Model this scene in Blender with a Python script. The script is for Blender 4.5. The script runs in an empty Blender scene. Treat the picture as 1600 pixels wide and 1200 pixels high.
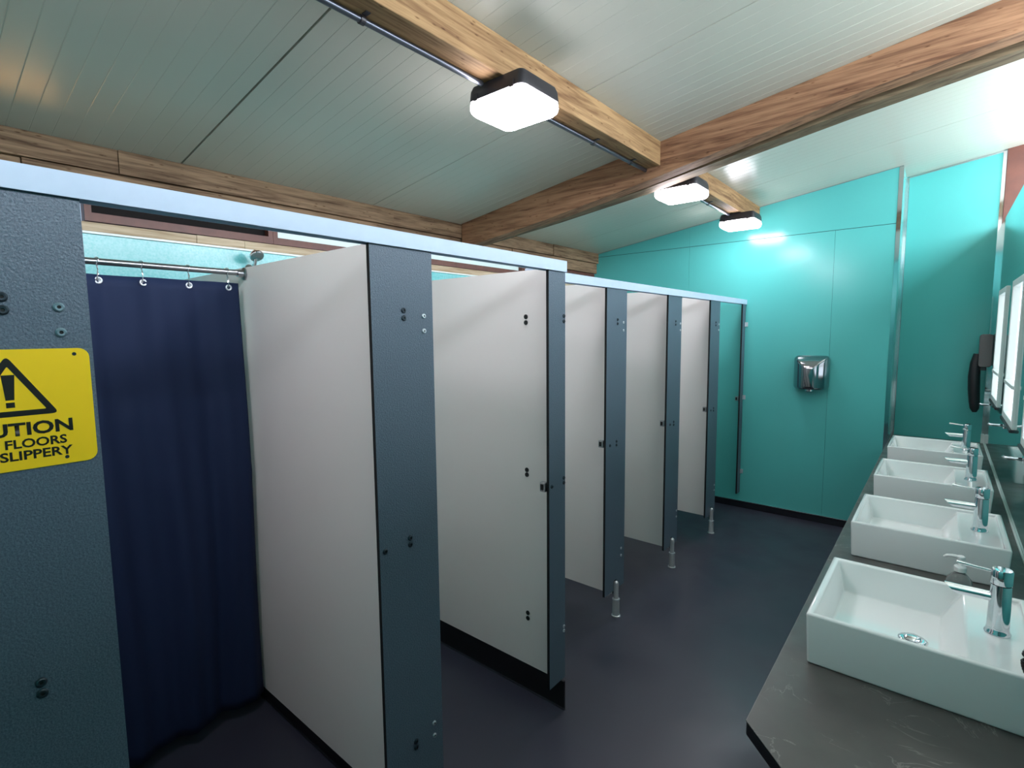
import bpy, bmesh, math, random
from mathutils import Vector, Matrix
random.seed(7)
scene = bpy.context.scene
col = scene.collection

# ------------------------------------------------------------------ camera, world, exposure
F_PX, YAW, PITCH, ROLL, CAM_H = 810.43, 39.71, -5.602, -0.548, 1.662
yw, pt, rl = (math.radians(a) for a in (YAW, PITCH, ROLL))
fw = Vector((-math.sin(yw) * math.cos(pt), math.cos(yw) * math.cos(pt), math.sin(pt)))
rt = Vector((math.cos(yw), math.sin(yw), 0))
up = rt.cross(fw)
rt, up = math.cos(rl) * rt + math.sin(rl) * up, -math.sin(rl) * rt + math.cos(rl) * up
cam_data = bpy.data.cameras.new('camera')
cam = bpy.data.objects.new('camera', cam_data)
col.objects.link(cam)
cam_data.sensor_fit = 'HORIZONTAL'
cam_data.sensor_width = 36.0
cam_data.lens = F_PX / 1600 * 36.0
cam_data.clip_start = 0.02
M4 = Matrix((rt, up, -fw)).transposed().to_4x4()
M4.translation = Vector((0, 0, CAM_H))
cam.matrix_world = M4
scene.camera = cam

world = bpy.data.worlds.new('daylight')
scene.world = world
world.use_nodes = True
world.node_tree.nodes['Background'].inputs[0].default_value = (0.62, 0.78, 1.0, 1)
world.node_tree.nodes['Background'].inputs[1].default_value = 1.0

scene.view_settings.view_transform = 'Standard'
scene.view_settings.look = 'None'
scene.view_settings.exposure = 0.0
scene.view_settings.gamma = 1.0
scene.view_settings.use_curve_mapping = False
scene.cycles.use_denoising = True
scene.cycles.sample_clamp_indirect = 6.0

LAMP_POWER = 37.0       # radiance of the bulkhead diffusers
WINDOW_POWER = 1.5      # radiance of the frosted panes above the basins
CLERESTORY_POWER = 18.5
REAR_POWER = 20.0

# ------------------------------------------------------------------ helpers
def lin(c):
    out = []
    for v in c[:3]:
        v /= 255.0
        out.append(v / 12.92 if v <= 0.04045 else ((v + 0.055) / 1.055) ** 2.4)
    return (*out, 1.0)

def new_mat(name):
    m = bpy.data.materials.new(name)
    m.use_nodes = True
    return m, m.node_tree, m.node_tree.nodes['Principled BSDF']

def mat(name, rgb, rough=0.5, metal=0.0, bump=None, vary=None, spec=None, coat=0.0, rough_vary=None):
    """bump=(scale, strength, distance); vary=(scale, rgb2, detail, contrast)"""
    m, nt, b = new_mat(name)
    b.inputs['Base Color'].default_value = lin(rgb)
    b.inputs['Roughness'].default_value = rough
    b.inputs['Metallic'].default_value = metal
    if spec is not None:
        b.inputs['Specular IOR Level'].default_value = spec
    b.inputs['Coat Weight'].default_value = coat
    b.inputs['Coat Roughness'].default_value = 0.05
    tc = nt.nodes.new('ShaderNodeTexCoord')
    if vary:
        n = nt.nodes.new('ShaderNodeTexNoise')
        n.inputs['Scale'].default_value = vary[0]
        n.inputs['Detail'].default_value = vary[2]
        nt.links.new(tc.outputs['Object'], n.inputs['Vector'])
        r = nt.nodes.new('ShaderNodeValToRGB')
        r.color_ramp.elements[0].position = 0.5 - vary[3]
        r.color_ramp.elements[1].position = 0.5 + vary[3]
        r.color_ramp.elements[0].color = lin(rgb)
        r.color_ramp.elements[1].color = lin(vary[1])
        nt.links.new(n.outputs['Fac'], r.inputs['Fac'])
        nt.links.new(r.outputs['Color'], b.inputs['Base Color'])
    if bump:
        n = nt.nodes.new('ShaderNodeTexNoise')
        n.inputs['Scale'].default_value = bump[0]
        n.inputs['Detail'].default_value = 3
        nt.links.new(tc.outputs['Object'], n.inputs['Vector'])
        bp = nt.nodes.new('ShaderNodeBump')
        bp.inputs['Strength'].default_value = bump[1]
        bp.inputs['Distance'].default_value = bump[2]
        nt.links.new(n.outputs['Fac'], bp.inputs['Height'])
        nt.links.new(bp.outputs['Normal'], b.inputs['Normal'])
    if rough_vary:
        n = nt.nodes.new('ShaderNodeTexNoise')
        n.inputs['Scale'].default_value = rough_vary[0]
        n.inputs['Detail'].default_value = 4
        nt.links.new(tc.outputs['Object'], n.inputs['Vector'])
        mr = nt.nodes.new('ShaderNodeMapRange')
        mr.inputs['From Min'].default_value = 0.35
        mr.inputs['From Max'].default_value = 0.65
        mr.inputs['To Min'].default_value = rough_vary[1]
        mr.inputs['To Max'].default_value = rough_vary[2]
        nt.links.new(n.outputs['Fac'], mr.inputs['Value'])
        nt.links.new(mr.outputs['Result'], b.inputs['Roughness'])
    return m

def wood(name, light, dark, axis, scale=1.0, rough=0.7, knots=True):
    """sawn timber, grain stretched along the given axis"""
    m, nt, b = new_mat(name)
    b.inputs['Roughness'].default_value = rough
    b.inputs['Specular IOR Level'].default_value = 0.25
    tc = nt.nodes.new('ShaderNodeTexCoord')
    mp = nt.nodes.new('ShaderNodeMapping')
    s = [1.0, 1.0, 1.0]
    s['XYZ'.index(axis)] = 0.06
    mp.inputs['Scale'].default_value = s
    nt.links.new(tc.outputs['Object'], mp.inputs['Vector'])
    n1 = nt.nodes.new('ShaderNodeTexNoise')
    n1.inputs['Scale'].default_value = 28 * scale
    n1.inputs['Detail'].default_value = 6
    n1.inputs['Distortion'].default_value = 1.2
    nt.links.new(mp.outputs['Vector'], n1.inputs['Vector'])
    n2 = nt.nodes.new('ShaderNodeTexNoise')
    n2.inputs['Scale'].default_value = 130 * scale
    n2.inputs['Detail'].default_value = 3
    nt.links.new(mp.outputs['Vector'], n2.inputs['Vector'])
    mix = nt.nodes.new('ShaderNodeMath')
    mix.operation = 'MULTIPLY_ADD'
    mix.inputs[1].default_value = 0.45
    nt.links.new(n2.outputs['Fac'], mix.inputs[0])
    nt.links.new(n1.outputs['Fac'], mix.inputs[2])
    r = nt.nodes.new('ShaderNodeValToRGB')
    r.color_ramp.elements[0].position = 0.50
    r.color_ramp.elements[1].position = 0.86
    r.color_ramp.elements[0].color = lin(dark)
    r.color_ramp.elements[1].color = lin(light)
    nt.links.new(mix.outputs[0], r.inputs['Fac'])
    out = r.outputs['Color']
    if knots:
        v = nt.nodes.new('ShaderNodeTexVoronoi')
        mp2 = nt.nodes.new('ShaderNodeMapping')
        s2 = [9.0, 9.0, 9.0]
        s2['XYZ'.index(axis)] = 2.6
        mp2.inputs['Scale'].default_value = s2
        nt.links.new(tc.outputs['Object'], mp2.inputs['Vector'])
        nt.links.new(mp2.outputs['Vector'], v.inputs['Vector'])
        r2 = nt.nodes.new('ShaderNodeValToRGB')
        r2.color_ramp.elements[0].position = 0.05
        r2.color_ramp.elements[1].position = 0.17
        r2.color_ramp.elements[0].color = (0.45, 0.36, 0.28, 1)
        r2.color_ramp.elements[1].color = (1, 1, 1, 1)
        nt.links.new(v.outputs['Distance'], r2.inputs['Fac'])
        mm = nt.nodes.new('ShaderNodeMixRGB')
        mm.blend_type = 'MULTIPLY'
        mm.inputs['Fac'].default_value = 1.0
        nt.links.new(out, mm.inputs[1])
        nt.links.new(r2.outputs['Color'], mm.inputs[2])
        out = mm.outputs[0]
    nt.links.new(out, b.inputs['Base Color'])
    bp = nt.nodes.new('ShaderNodeBump')
    bp.inputs['Strength'].default_value = 0.35
    bp.inputs['Distance'].default_value = 0.003
    nt.links.new(mix.outputs[0], bp.inputs['Height'])
    nt.links.new(bp.outputs['Normal'], b.inputs['Normal'])
    return m

def glow(name, rgb, strength, ribs=None):
    m, nt, b = new_mat(name)
    b.inputs['Base Color'].default_value = lin(rgb)
    b.inputs['Roughness'].default_value = 0.35
    b.inputs['Emission Color'].default_value = lin(rgb)
    b.inputs['Emission Strength'].default_value = strength
    return m

TEAL = mat('teal_laminate', (90, 185, 180), rough=0.19, bump=(6, 0.05, 0.004), vary=(1.4, (85, 179, 175), 2, 0.3))
TEAL_GLOSS = mat('teal_gloss_laminate', (86, 178, 174), rough=0.07, coat=1.0)
TEAL_WET = mat('teal_laminate_limescale', (98, 188, 188), rough=0.22, vary=(110, (124, 200, 202), 6, 0.16))
SLATE = mat('slate_board', (94, 109, 123), rough=0.4, bump=(210, 0.7, 0.0022), vary=(330, (72, 86, 100), 2, 0.16))
CORE = mat('board_core', (14, 16, 18), rough=0.6)
CREAM = mat('cream_board', (241, 237, 234), rough=0.42, bump=(300, 0.04, 0.001), vary=(2.0, (238, 233, 229), 3, 0.3))
RAIL = mat('rail_paint', (188, 204, 224), rough=0.35, vary=(30, (182, 199, 220), 4, 0.25))
FLOORM = mat('vinyl_floor', (50, 52, 66), rough=0.34, vary=(2.2, (56, 56, 68), 5, 0.3), bump=(400, 0.06, 0.001), rough_vary=(3.0, 0.28, 0.45))
SKIRT = mat('skirting_vinyl', (16, 17, 26), rough=0.4)
CEILM = mat('ceiling_sheet', (196, 196, 181), rough=0.29, vary=(1.6, (193, 194, 181), 3, 0.3))
GAP = mat('joint_dark', (24, 32, 32), rough=0.8)
CHROME = mat('chrome', (225, 228, 232), rough=0.06, metal=1.0)
LEGM = mat('satin_steel', (205, 207, 208), rough=0.32, metal=0.55)
DCHROME = mat('dark_chrome', (158, 160, 164), rough=0.1, metal=1.0)
STEEL = mat('brushed_steel', (170, 172, 176), rough=0.28, metal=1.0, bump=(300, 0.05, 0.001))
ALU = mat('aluminium_trim', (205, 212, 215), rough=0.22, metal=1.0)
CERAMIC = mat('white_ceramic', (236, 240, 238), rough=0.08, coat=0.6)
COUNTER = mat('counter_laminate', (70, 69, 68), rough=0.36, vary=(5.0, (92, 89, 85), 8, 0.22), bump=(60, 0.05, 0.002), rough_vary=(8, 0.28, 0.46))
def add_veins(m, rgb, scale, amount):
    """fine pale scratches and veins over the base colour"""
    nt = m.node_tree
    b = nt.nodes['Principled BSDF']
    src = b.inputs['Base Color'].links[0].from_socket
    tc = nt.nodes.new('ShaderNodeTexCoord')
    n = nt.nodes.new('ShaderNodeTexNoise')
    n.inputs['Scale'].default_value = scale
    n.inputs['Detail'].default_value = 7
    n.inputs['Distortion'].default_value = 1.6
    nt.links.new(tc.outputs['Object'], n.inputs['Vector'])
    r = nt.nodes.new('ShaderNodeValToRGB')
    cr = r.color_ramp
    cr.elements[0].position, cr.elements[1].position = 0.492, 0.508
    cr.elements[0].color = cr.elements[1].color = (0, 0, 0, 1)
    e = cr.elements.new(0.5)
    e.color = (amount, amount, amount, 1)
    nt.links.new(n.outputs['Fac'], r.inputs['Fac'])
    n2 = nt.nodes.new('ShaderNodeTexNoise')
    n2.inputs['Scale'].default_value = scale * 1.7
    nt.links.new(tc.outputs['Object'], n2.inputs['Vector'])
    r2 = nt.nodes.new('ShaderNodeValToRGB')
    r2.color_ramp.elements[0].position, r2.color_ramp.elements[1].position = 0.5, 0.62
    nt.links.new(n2.outputs['Fac'], r2.inputs['Fac'])
    mu = nt.nodes.new('ShaderNodeMath')
    mu.operation = 'MULTIPLY'
    nt.links.new(r.outputs['Color'], mu.inputs[0])
    nt.links.new(r2.outputs['Color'], mu.inputs[1])
    mx = nt.nodes.new('ShaderNodeMixRGB')
    nt.links.new(mu.outputs[0], mx.inputs['Fac'])
    nt.links.new(src, mx.inputs[1])
    mx.inputs[2].default_value = lin(rgb)
    nt.links.new(mx.outputs[0], b.inputs['Base Color'])
add_veins(COUNTER, (150, 147, 142), 6.0, 0.55)
BLACKEDGE = mat('black_edge', (14, 14, 17), rough=0.35)
NAVY = mat('navy_fabric', (24, 38, 68), rough=0.72, spec=0.25, bump=(500, 0.1, 0.001))
YELLOW = mat('sign_yellow', (255, 212, 26), rough=0.35, vary=(5, (248, 204, 28), 4, 0.25))
BLACK = mat('sign_black', (22, 20, 16), rough=0.4)
DARKPL = mat('dark_plastic', (36, 34, 38), rough=0.4)
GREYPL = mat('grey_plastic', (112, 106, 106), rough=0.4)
BOLTD = mat('bolt_dark', (52, 62, 70), rough=0.35, metal=0.6)
BOLTG = mat('bolt_grey', (128, 150, 160), rough=0.35, metal=0.6)
BOLTS = mat('bolt_silver', (215, 220, 224), rough=0.3, metal=0.7)
BOLTK = mat('bolt_black', (16, 18, 20), rough=0.5)
WHITEFR = mat('white_frame', (228, 236, 232), rough=0.35)
BROWNFR = mat('brown_frame', (112, 66, 52), rough=0.45, vary=(14, (92, 54, 44), 4, 0.25))
CLEARPL = mat('clear_plastic', (225, 232, 230), rough=0.08)
CLEARPL.node_tree.nodes['Principled BSDF'].inputs['Transmission Weight'].default_value = 0.85
CLEARPL.node_tree.nodes['Principled BSDF'].inputs['IOR'].default_value = 1.35
SOAPPL = mat('white_plastic', (232, 234, 232), rough=0.3)
WOODP = wood('purlin_timber', (166, 134, 94), (108, 78, 50), 'Y')
WOODR = wood('rafter_timber', (160, 120, 90), (98, 66, 47), 'X')
WOODR2 = wood('rafter_timber_grey', (124, 108, 84), (80, 66, 50), 'X', knots=False)
WOODW = wood('plate_timber', (158, 130, 102), (88, 66, 48), 'Y')
WOODS = wood('sill_timber', (206, 188, 160), (160, 136, 106), 'Y', knots=False)
LAMPG = glow('lamp_diffuser', (252, 246, 255), LAMP_POWER)
PANEG = glow('frosted_daylight_pane', (240, 248, 255), WINDOW_POWER)
PANEC = glow('clerestory_daylight_pane', (236, 244, 255), CLERESTORY_POWER)
PANER = glow('rear_frosted_pane', (205, 225, 222), 0.25)
PANEW = glow('warm_rear_pane', (255, 196, 120), REAR_POWER)
VOID = mat('dark_opening', (18, 13, 11), rough=0.9)

ORIGIN = {}

def finish(me, smooth):
    me.update()
    for p in me.polygons:
        p.use_smooth = smooth

def put(name, bm, m, parent=None, smooth=False, bevel=0, segs=2, loc=None):
    """link a bmesh given in world coordinates as one mesh object"""
    bmesh.ops.recalc_face_normals(bm, faces=bm.faces)
    if bevel:
        es = [e for e in bm.edges if len(e.link_faces) == 2 and e.calc_face_angle(0) > 0.5]
        bmesh.ops.bevel(bm, geom=es, offset=bevel, segments=segs, profile=0.5, affect='EDGES', clamp_overlap=True)
    if parent is not None:
        o0 = ORIGIN[parent.name]
        if loc is None:
            loc = Vector((0, 0, 0)) + o0
    elif loc is None:
        xs = [v.co for v in bm.verts]
        lo = [min(c[i] for c in xs) for i in range(3)]
        hi = [max(c[i] for c in xs) for i in range(3)]
        loc = Vector(((lo[0] + hi[0]) / 2, (lo[1] + hi[1]) / 2, lo[2]))
    loc = Vector(loc)
    bmesh.ops.translate(bm, verts=bm.verts, vec=-loc)
    me = bpy.data.meshes.new(name)
    bm.to_mesh(me)
    bm.free()
    for q in (m if isinstance(m, (list, tuple)) else [m]):
        me.materials.append(q)
    finish(me, smooth)
    if smooth:
        me.set_sharp_from_angle(angle=math.radians(40))
    o = bpy.data.objects.new(name, me)
    col.objects.link(o)
    if parent is not None:
        o.parent = parent
        o.location = loc - ORIGIN[parent.name]
    else:
        o.location = loc
    ORIGIN[o.name] = loc
    return o

def inst(name, me, loc, parent=None, rot=None, scale=None):
    o = bpy.data.objects.new(name, me)
    col.objects.link(o)
    loc = Vector(loc)
    if parent is not None:
        o.parent = parent
        o.location = loc - ORIGIN[parent.name]
    else:
        o.location = loc
    if rot:
        o.rotation_euler = rot
    if scale:
        o.scale = scale
    ORIGIN[o.name] = loc
    return o

def tag(o, label, cat, group=None):
    o['label'] = label
    o['category'] = cat
    if group:
        o['group'] = group
    return o

def struct(o, label=None):
    o['kind'] = 'structure'
    if label:
        o['label'] = label
    return o

def thing(name, loc, label, cat, group=None):
    o = bpy.data.objects.new(name, None)
    o.empty_display_size = 0.05
    col.objects.link(o)
    o.location = loc
    ORIGIN[o.name] = Vector(loc)
    return tag(o, label, cat, group)

def copy_tree(root, loc, label=None, group=None):
    r = root.copy()
    col.objects.link(r)
    r.location = loc
    ORIGIN[r.name] = Vector(loc)
    if label:
        r['label'] = label
    if group:
        r['group'] = group
    for ch in list(root.children):
        c = ch.copy()
        col.objects.link(c)
        c.parent = r
        for g in list(ch.children):
            d = g.copy()
            col.objects.link(d)
            d.parent = c
    return r

def bx(bm, x0, x1, y0, y1, z0, z1):
    vs = [bm.verts.new((x, y, z)) for x in (x0, x1) for y in (y0, y1) for z in (z0, z1)]
    for f in ((0, 1, 3, 2), (4, 6, 7, 5), (0, 4, 5, 1), (2, 3, 7, 6), (0, 2, 6, 4), (1, 5, 7, 3)):
        bm.faces.new([vs[i] for i in f])
    return bm

def B(*a):
    return bx(bmesh.new(), *a)

def prism(bm, pts, axis, a, b):
    """extrude a 2-D outline between a and b along axis; pts in the two other axes' order"""
    def co(p, t):
        if axis == 'X':
            return (t, p[0], p[1])
        if axis == 'Y':
            return (p[0], t, p[1])
        return (p[0], p[1], t)
    n = len(pts)
    v0 = [bm.verts.new(co(p, a)) for p in pts]
    v1 = [bm.verts.new(co(p, b)) for p in pts]
    bm.faces.new(v0)
    bm.faces.new(v1)
    for i in range(n):
        j = (i + 1) % n
        bm.faces.new((v0[i], v0[j], v1[j], v1[i]))
    return bm

def tube(bm, p, q, r, r2=None, n=16, caps=True):
    p, q = Vector(p), Vector(q)
    r2 = r if r2 is None else r2
    d = (q - p).normalized()
    a = d.orthogonal().normalized()
    b = d.cross(a)
    A = [bm.verts.new(p + r * (math.cos(t) * a + math.sin(t) * b)) for t in [2 * math.pi * i / n for i in range(n)]]
    Bv = [bm.verts.new(q + r2 * (math.cos(t) * a + math.sin(t) * b)) for t in [2 * math.pi * i / n for i in range(n)]]
    for i in range(n):
        j = (i + 1) % n
        bm.faces.new((A[i], A[j], Bv[j], Bv[i]))
    if caps:
        bm.faces.new(A)
        bm.faces.new(Bv)
    return bm

def lathe(bm, prof, c, n=24, axis='Z'):
    """prof = [(r, h)]; revolve round the axis through c"""
    c = Vector(c)
    rings = []
    def co(r, h, t):
        x, y = r * math.cos(t), r * math.sin(t)
        if axis == 'Z':
            return c + Vector((x, y, h))
        if axis == 'X':
            return c + Vector((h, x, y))
        return c + Vector((x, h, y))
    for r, h in prof:
        if r < 1e-6:
            rings.append([bm.verts.new(co(0, h, 0))])
        else:
            rings.append([bm.verts.new(co(r, h, 2 * math.pi * i / n)) for i in range(n)])
    for A, Bv in zip(rings, rings[1:]):
        if len(A) == 1 and len(Bv) == 1:
            continue
        for i in range(n):
            j = (i + 1) % n
            if len(A) == 1:
                bm.faces.new((A[0], Bv[i], Bv[j]))
            elif len(Bv) == 1:
                bm.faces.new((A[i], A[j], Bv[0]))
            else:
                bm.faces.new((A[i], A[j], Bv[j], Bv[i]))
    for R in (rings[0], rings[-1]):
        if len(R) > 2:
            bm.faces.new(R)
    return bm

def sweep(bm, pts, r, n=10):
    pts = [Vector(p) for p in pts]
    rings = []
    prev = None
    for i, p in enumerate(pts):
        d = (pts[min(i + 1, len(pts) - 1)] - pts[max(i - 1, 0)]).normalized()
        a = d.orthogonal().normalized() if prev is None else (prev - prev.dot(d) * d).normalized()
        prev = a
        b = d.cross(a)
        rr = r[i] if isinstance(r, (list, tuple)) else r
        rings.append([bm.verts.new(p + rr * (math.cos(2 * math.pi * k / n) * a + math.sin(2 * math.pi * k / n) * b)) for k in range(n)])
    for A, Bv in zip(rings, rings[1:]):
        for i in range(n):
            j = (i + 1) % n
            bm.faces.new((A[i], A[j], Bv[j], Bv[i]))
    bm.faces.new(rings[0])
    bm.faces.new(rings[-1])
    return bm

# ------------------------------------------------------------------ dimensions (metres)
XR, XL = 0.29, -3.0            # right wall, rear wall of the cubicles
YB, YF, YN = -1.1, 5.05, 5.47  # wall behind the camera, far wall, end of the basin niche
XN = -0.305                    # corner where the niche begins
F1, F2 = -1.222, -1.405        # front planes of the shower and toilet rows
ZC = 0.764                     # worktop
def zceil(x):
    return 2.9491 + 0.1477 * x

# ------------------------------------------------------------------ floor
struct(put('floor', B(XL, XR, YB, YN, -0.05, 0.0), FLOORM))

# ------------------------------------------------------------------ ceiling: ribbed sheets with dark joints
XC0, XC1 = -3.25, 0.95
bm = bmesh.new()
prism(bm, [(XC0, zceil(XC0) + 0.012), (XC1, zceil(XC1) + 0.012), (XC1, zceil(XC1) + 0.06), (XC0, zceil(XC0) + 0.06)], 'Y', YB, YN + 0.1)
ceiling = struct(put('ceiling', bm, GAP))
seams = [YB, -0.11, 1.01, 2.135, 3.26, 4.385, YN + 0.1]
for s0, s1 in zip(seams, seams[1:]):
    bm = bmesh.new()
    ga, gb = (0.0045 if abs(q - 1.01) < 0.01 else 0.0028 for q in (s0, s1))
    a, b = s0 + ga, s1 - gb
    prof = [(a, 0.012), (a, 0.0)]
    y = s0 + 0.07
    while y < b - 0.03:
        prof += [(y - 0.0022, 0.0), (y, 0.0011), (y + 0.0022, 0.0)]
        y += 0.07
    prof += [(b, 0.0), (b, 0.012)]
    lo = [bm.verts.new((XC0, py, zceil(XC0) + pz)) for py, pz in prof]
    hi = [bm.verts.new((XC1, py, zceil(XC1) + pz)) for py, pz in prof]
    for i in range(len(prof) - 1):
        bm.faces.new((lo[i], hi[i], hi[i + 1], lo[i + 1]))
    bm.faces.new((lo[0], lo[-1], hi[-1], hi[0]))
    put('ceiling_panel', bm, CEILM, ceiling)

# ------------------------------------------------------------------ far wall: laminate panels with fine joints
bm = bmesh.new()
prism(bm, [(XL, 0), (XN, 0), (XN, zceil(XN) + 0.02), (XL, zceil(XL) + 0.02)], 'Y', YF + 0.006, YF + 0.1)
wall_far = struct(put('wall_far', bm, GAP))
ZJ = 2.476
xj = [XL, -1.943, -0.731, XN]
for x0, x1 in zip(xj, xj[1:]):
    g0 = 0.0 if x0 == XL else 0.0008
    g1 = 0.0 if x1 == XN else 0.0008
    put('wall_panel', B(x0 + g0, x1 - g1, YF, YF + 0.006, 0.066, ZJ - 0.002), TEAL, wall_far)
for x0, x1 in ((XL, -1.943), (-1.9425, XN)):
    bm = bmesh.new()
    zt0, zt1 = zceil(x0), zceil(x1)
    prism(bm, [(x0, ZJ + 0.002), (x1, ZJ + 0.002), (x1, zt1), (x0, max(zt0, ZJ + 0.01))], 'Y', YF, YF + 0.006)
    put('wall_panel', bm, TEAL, wall_far)
struct(put('baseboard_far', B(XL, XN, YF - 0.006, YF + 0.006, 0.0, 0.062), SKIRT, bevel=0.002))
struct(put('trim_1', B(XL, XN, YF - 0.008, YF, 0.062, 0.067), ALU))
# thin pale bead along the ceiling line of the far wall
bm = bmesh.new()
prism(bm, [(XL, zceil(XL) - 0.006), (XN, zceil(XN) - 0.006), (XN, zceil(XN) + 0.002), (XL, zceil(XL) + 0.002)], 'Y', YF - 0.006, YF)
struct(put('trim_2', bm, ALU))

# ------------------------------------------------------------------ basin niche: return, end wall, corner trims
bm = bmesh.new()
bx(bm, XN - 0.012, XN, YF + 0.006, YN, 0, zceil(XN))
struct(put('wall_niche_side', bm, TEAL))
bm = bmesh.new()
prism(bm, [(XN, 0), (XR, 0), (XR, zceil(XR)), (XN, zceil(XN))], 'Y', YN, YN + 0.1)
struct(put('wall_niche', bm, TEAL))
def angle_trim(name, x, y, sx, sy, z0, z1):
    bm = bmesh.new()
    w, t = 0.02, 0.003
    prism(bm, [(x, y), (x + sx * w, y), (x + sx * w, y + sy * t), (x + sx * t, y + sy * t), (x + sx * t, y + sy * w), (x, y + sy * w)], 'Z', z0, z1)
    return struct(put(name, bm, CHROME))
# outside corner (wraps the edge), inside corner, and the corner beside the windows
bm = bmesh.new()
prism(bm, [(XN - 0.024, YF), (XN - 0.024, YF - 0.004), (XN + 0.004, YF - 0.004), (XN + 0.004, YF + 0.03), (XN, YF + 0.03), (XN, YF)], 'Z', 0.066, zceil(XN) - 0.006)
struct(put('trim_3', bm, CHROME))
angle_trim('trim_4', XN, YN, 1, -1, ZC, zceil(XN) - 0.006)
angle_trim('trim_5', XR, YN, -1, -1, ZC + 0.07, zceil(XR) - 0.006)
struct(put('trim_6', B(XR - 0.022, XR, YN - 0.022, YN, ZC, ZC + 0.07), WHITEFR))
bm = bmesh.new()
prism(bm, [(XN + 0.02, zceil(XN) - 0.012), (XR - 0.02, zceil(XR) - 0.018), (XR - 0.02, zceil(XR) - 0.004), (XN + 0.02, zceil(XN) - 0.001)], 'Y', YN - 0.008, YN)
struct(put('trim_7', bm, ALU))

# ------------------------------------------------------------------ right wall with the window openings above the basins
WZ0, WZ1 = 1.165, 1.925
WINS = [(4.45, 5.0), (3.5, 4.05), (2.55, 3.1), (1.6, 2.15)]  # last one is unseen, added to light the near header rail
ZW = 2.44
bm = bmesh.new()
WT = 0.16
bx(bm, XR, XR + WT, YB, YN, 0, WZ0)
bx(bm, XR, XR + WT, YB, YN, WZ1, ZW)
ys = [YN] + [v for a, b in WINS for v in (b, a)] + [YB]
for hi_, lo_ in zip(ys[0::2], ys[1::2]):
    bx(bm, XR, XR + WT, lo_, hi_, WZ0, WZ1)
bmesh.ops.remove_doubles(bm, verts=bm.verts, dist=1e-5)
struct(put('wall_right', bm, TEAL_GLOSS))
for k, (a, b) in enumerate(WINS):
    w = thing('window_%d' % (k + 1), (XR, (a + b) / 2, WZ0), None, None)
    del w['label'], w['category']
    struct(w)
    t, p = 0.035, 0.010
    bm = bmesh.new()
    bx(bm, XR - p, XR + 0.05, a, a + t, WZ0, WZ1)
    bx(bm, XR - p, XR + 0.05, b - t, b, WZ0, WZ1)
    bx(bm, XR - p, XR + 0.05, a + t, b - t, WZ1 - t, WZ1)
    bx(bm, XR - p, XR + 0.05, a + t, b - t, WZ0, WZ0 + t)
    put('window_frame', bm, WHITEFR, w, bevel=0.003)
    put('transom', B(XR - p - 0.006, XR + 0.05, a + t, b - t, 1.36, 1.378), WHITEFR, w, bevel=0.002)
    put('window_pane', B(XR + 0.022, XR + 0.03, a + t, b - t, 1.378, WZ1 - t), PANEG, w)
    # lower light of reeded glass
    bm = bmesh.new()
    n = 9
    h = (1.36 - (WZ0 + t)) / n
    for i in range(n):
        z0 = WZ0 + t + i * h
        prism(bm, [(XR + 0.03, z0), (XR + 0.026, z0), (XR + 0.018, z0 + h / 2), (XR + 0.026, z0 + h), (XR + 0.03, z0 + h)], 'Y', a + t, b - t)
    put('reeded_pane', bm, PANEG, w)
    put('window_sill', B(XR - 0.018, XR + 0.02, a - 0.005, b + 0.005, WZ0 - 0.016, WZ0), DARKPL, w, bevel=0.004)

# clerestory above the right wall: deep recess invented so its ledge shades lower posts
XW = XR + 0.58
struct(put('trim_8', B(XR + WT, XW, YB, YN, ZW - 0.03, ZW), BROWNFR))
cw = thing('window_5', (XW, 2.2, ZW), None, None)
del cw['label'], cw['category']
struct(cw)
zt = zceil(XW)
ye = [-0.6, 0.7, 2.0, 3.3, 4.6, 5.42]
bm = bmesh.new()
bx(bm, XW - 0.05, XW, YB, YN, ZW, ZW + 0.05)
bx(bm, XW - 0.05, XW, YB, YN, 2.97, zt - 0.01)
for y in ye:
    bx(bm, XW - 0.05, XW, y - 0.04, y + 0.04, ZW + 0.05, 2.97)
put('window_frame', bm, BROWNFR, cw, bevel=0.004)
for a, b in zip(ye, ye[1:]):
    put('window_pane', B(XW - 0.02, XW - 0.012, a + 0.04, b - 0.04, ZW + 0.05, 2.97), PANEC, cw)
bm = bmesh.new()
prism(bm, [(XR + 0.003, ZW), (XW, ZW), (XW, zceil(XW)), (XR + 0.003, zceil(XR))], 'Y', YN - 0.02, YN + 0.08)
struct(put('trim_11', bm, BROWNFR))
bm = bmesh.new()
prism(bm, [(XR + 0.003, ZW), (XW, ZW), (XW, zceil(XW)), (XR + 0.003, zceil(XR))], 'Y', YB - 0.08, YB)
struct(put('trim_12', bm, BROWNFR))

# ------------------------------------------------------------------ rear wall of the cubicles and the wall behind the camera
struct(put('wall_left', B(XL - 0.1, XL, YB, YF, 0, 2.135), TEAL_WET))
struct(put('trim_9', B(XL, XL + 0.012, YB, YF, 2.128, 2.138), WHITEFR))
bm = bmesh.new()
prism(bm, [(XL, 0), (XR, 0), (XR, zceil(XR)), (XL, zceil(XL))], 'Y', YB - 0.1, YB)
struct(put('wall_back', bm, TEAL))

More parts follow.
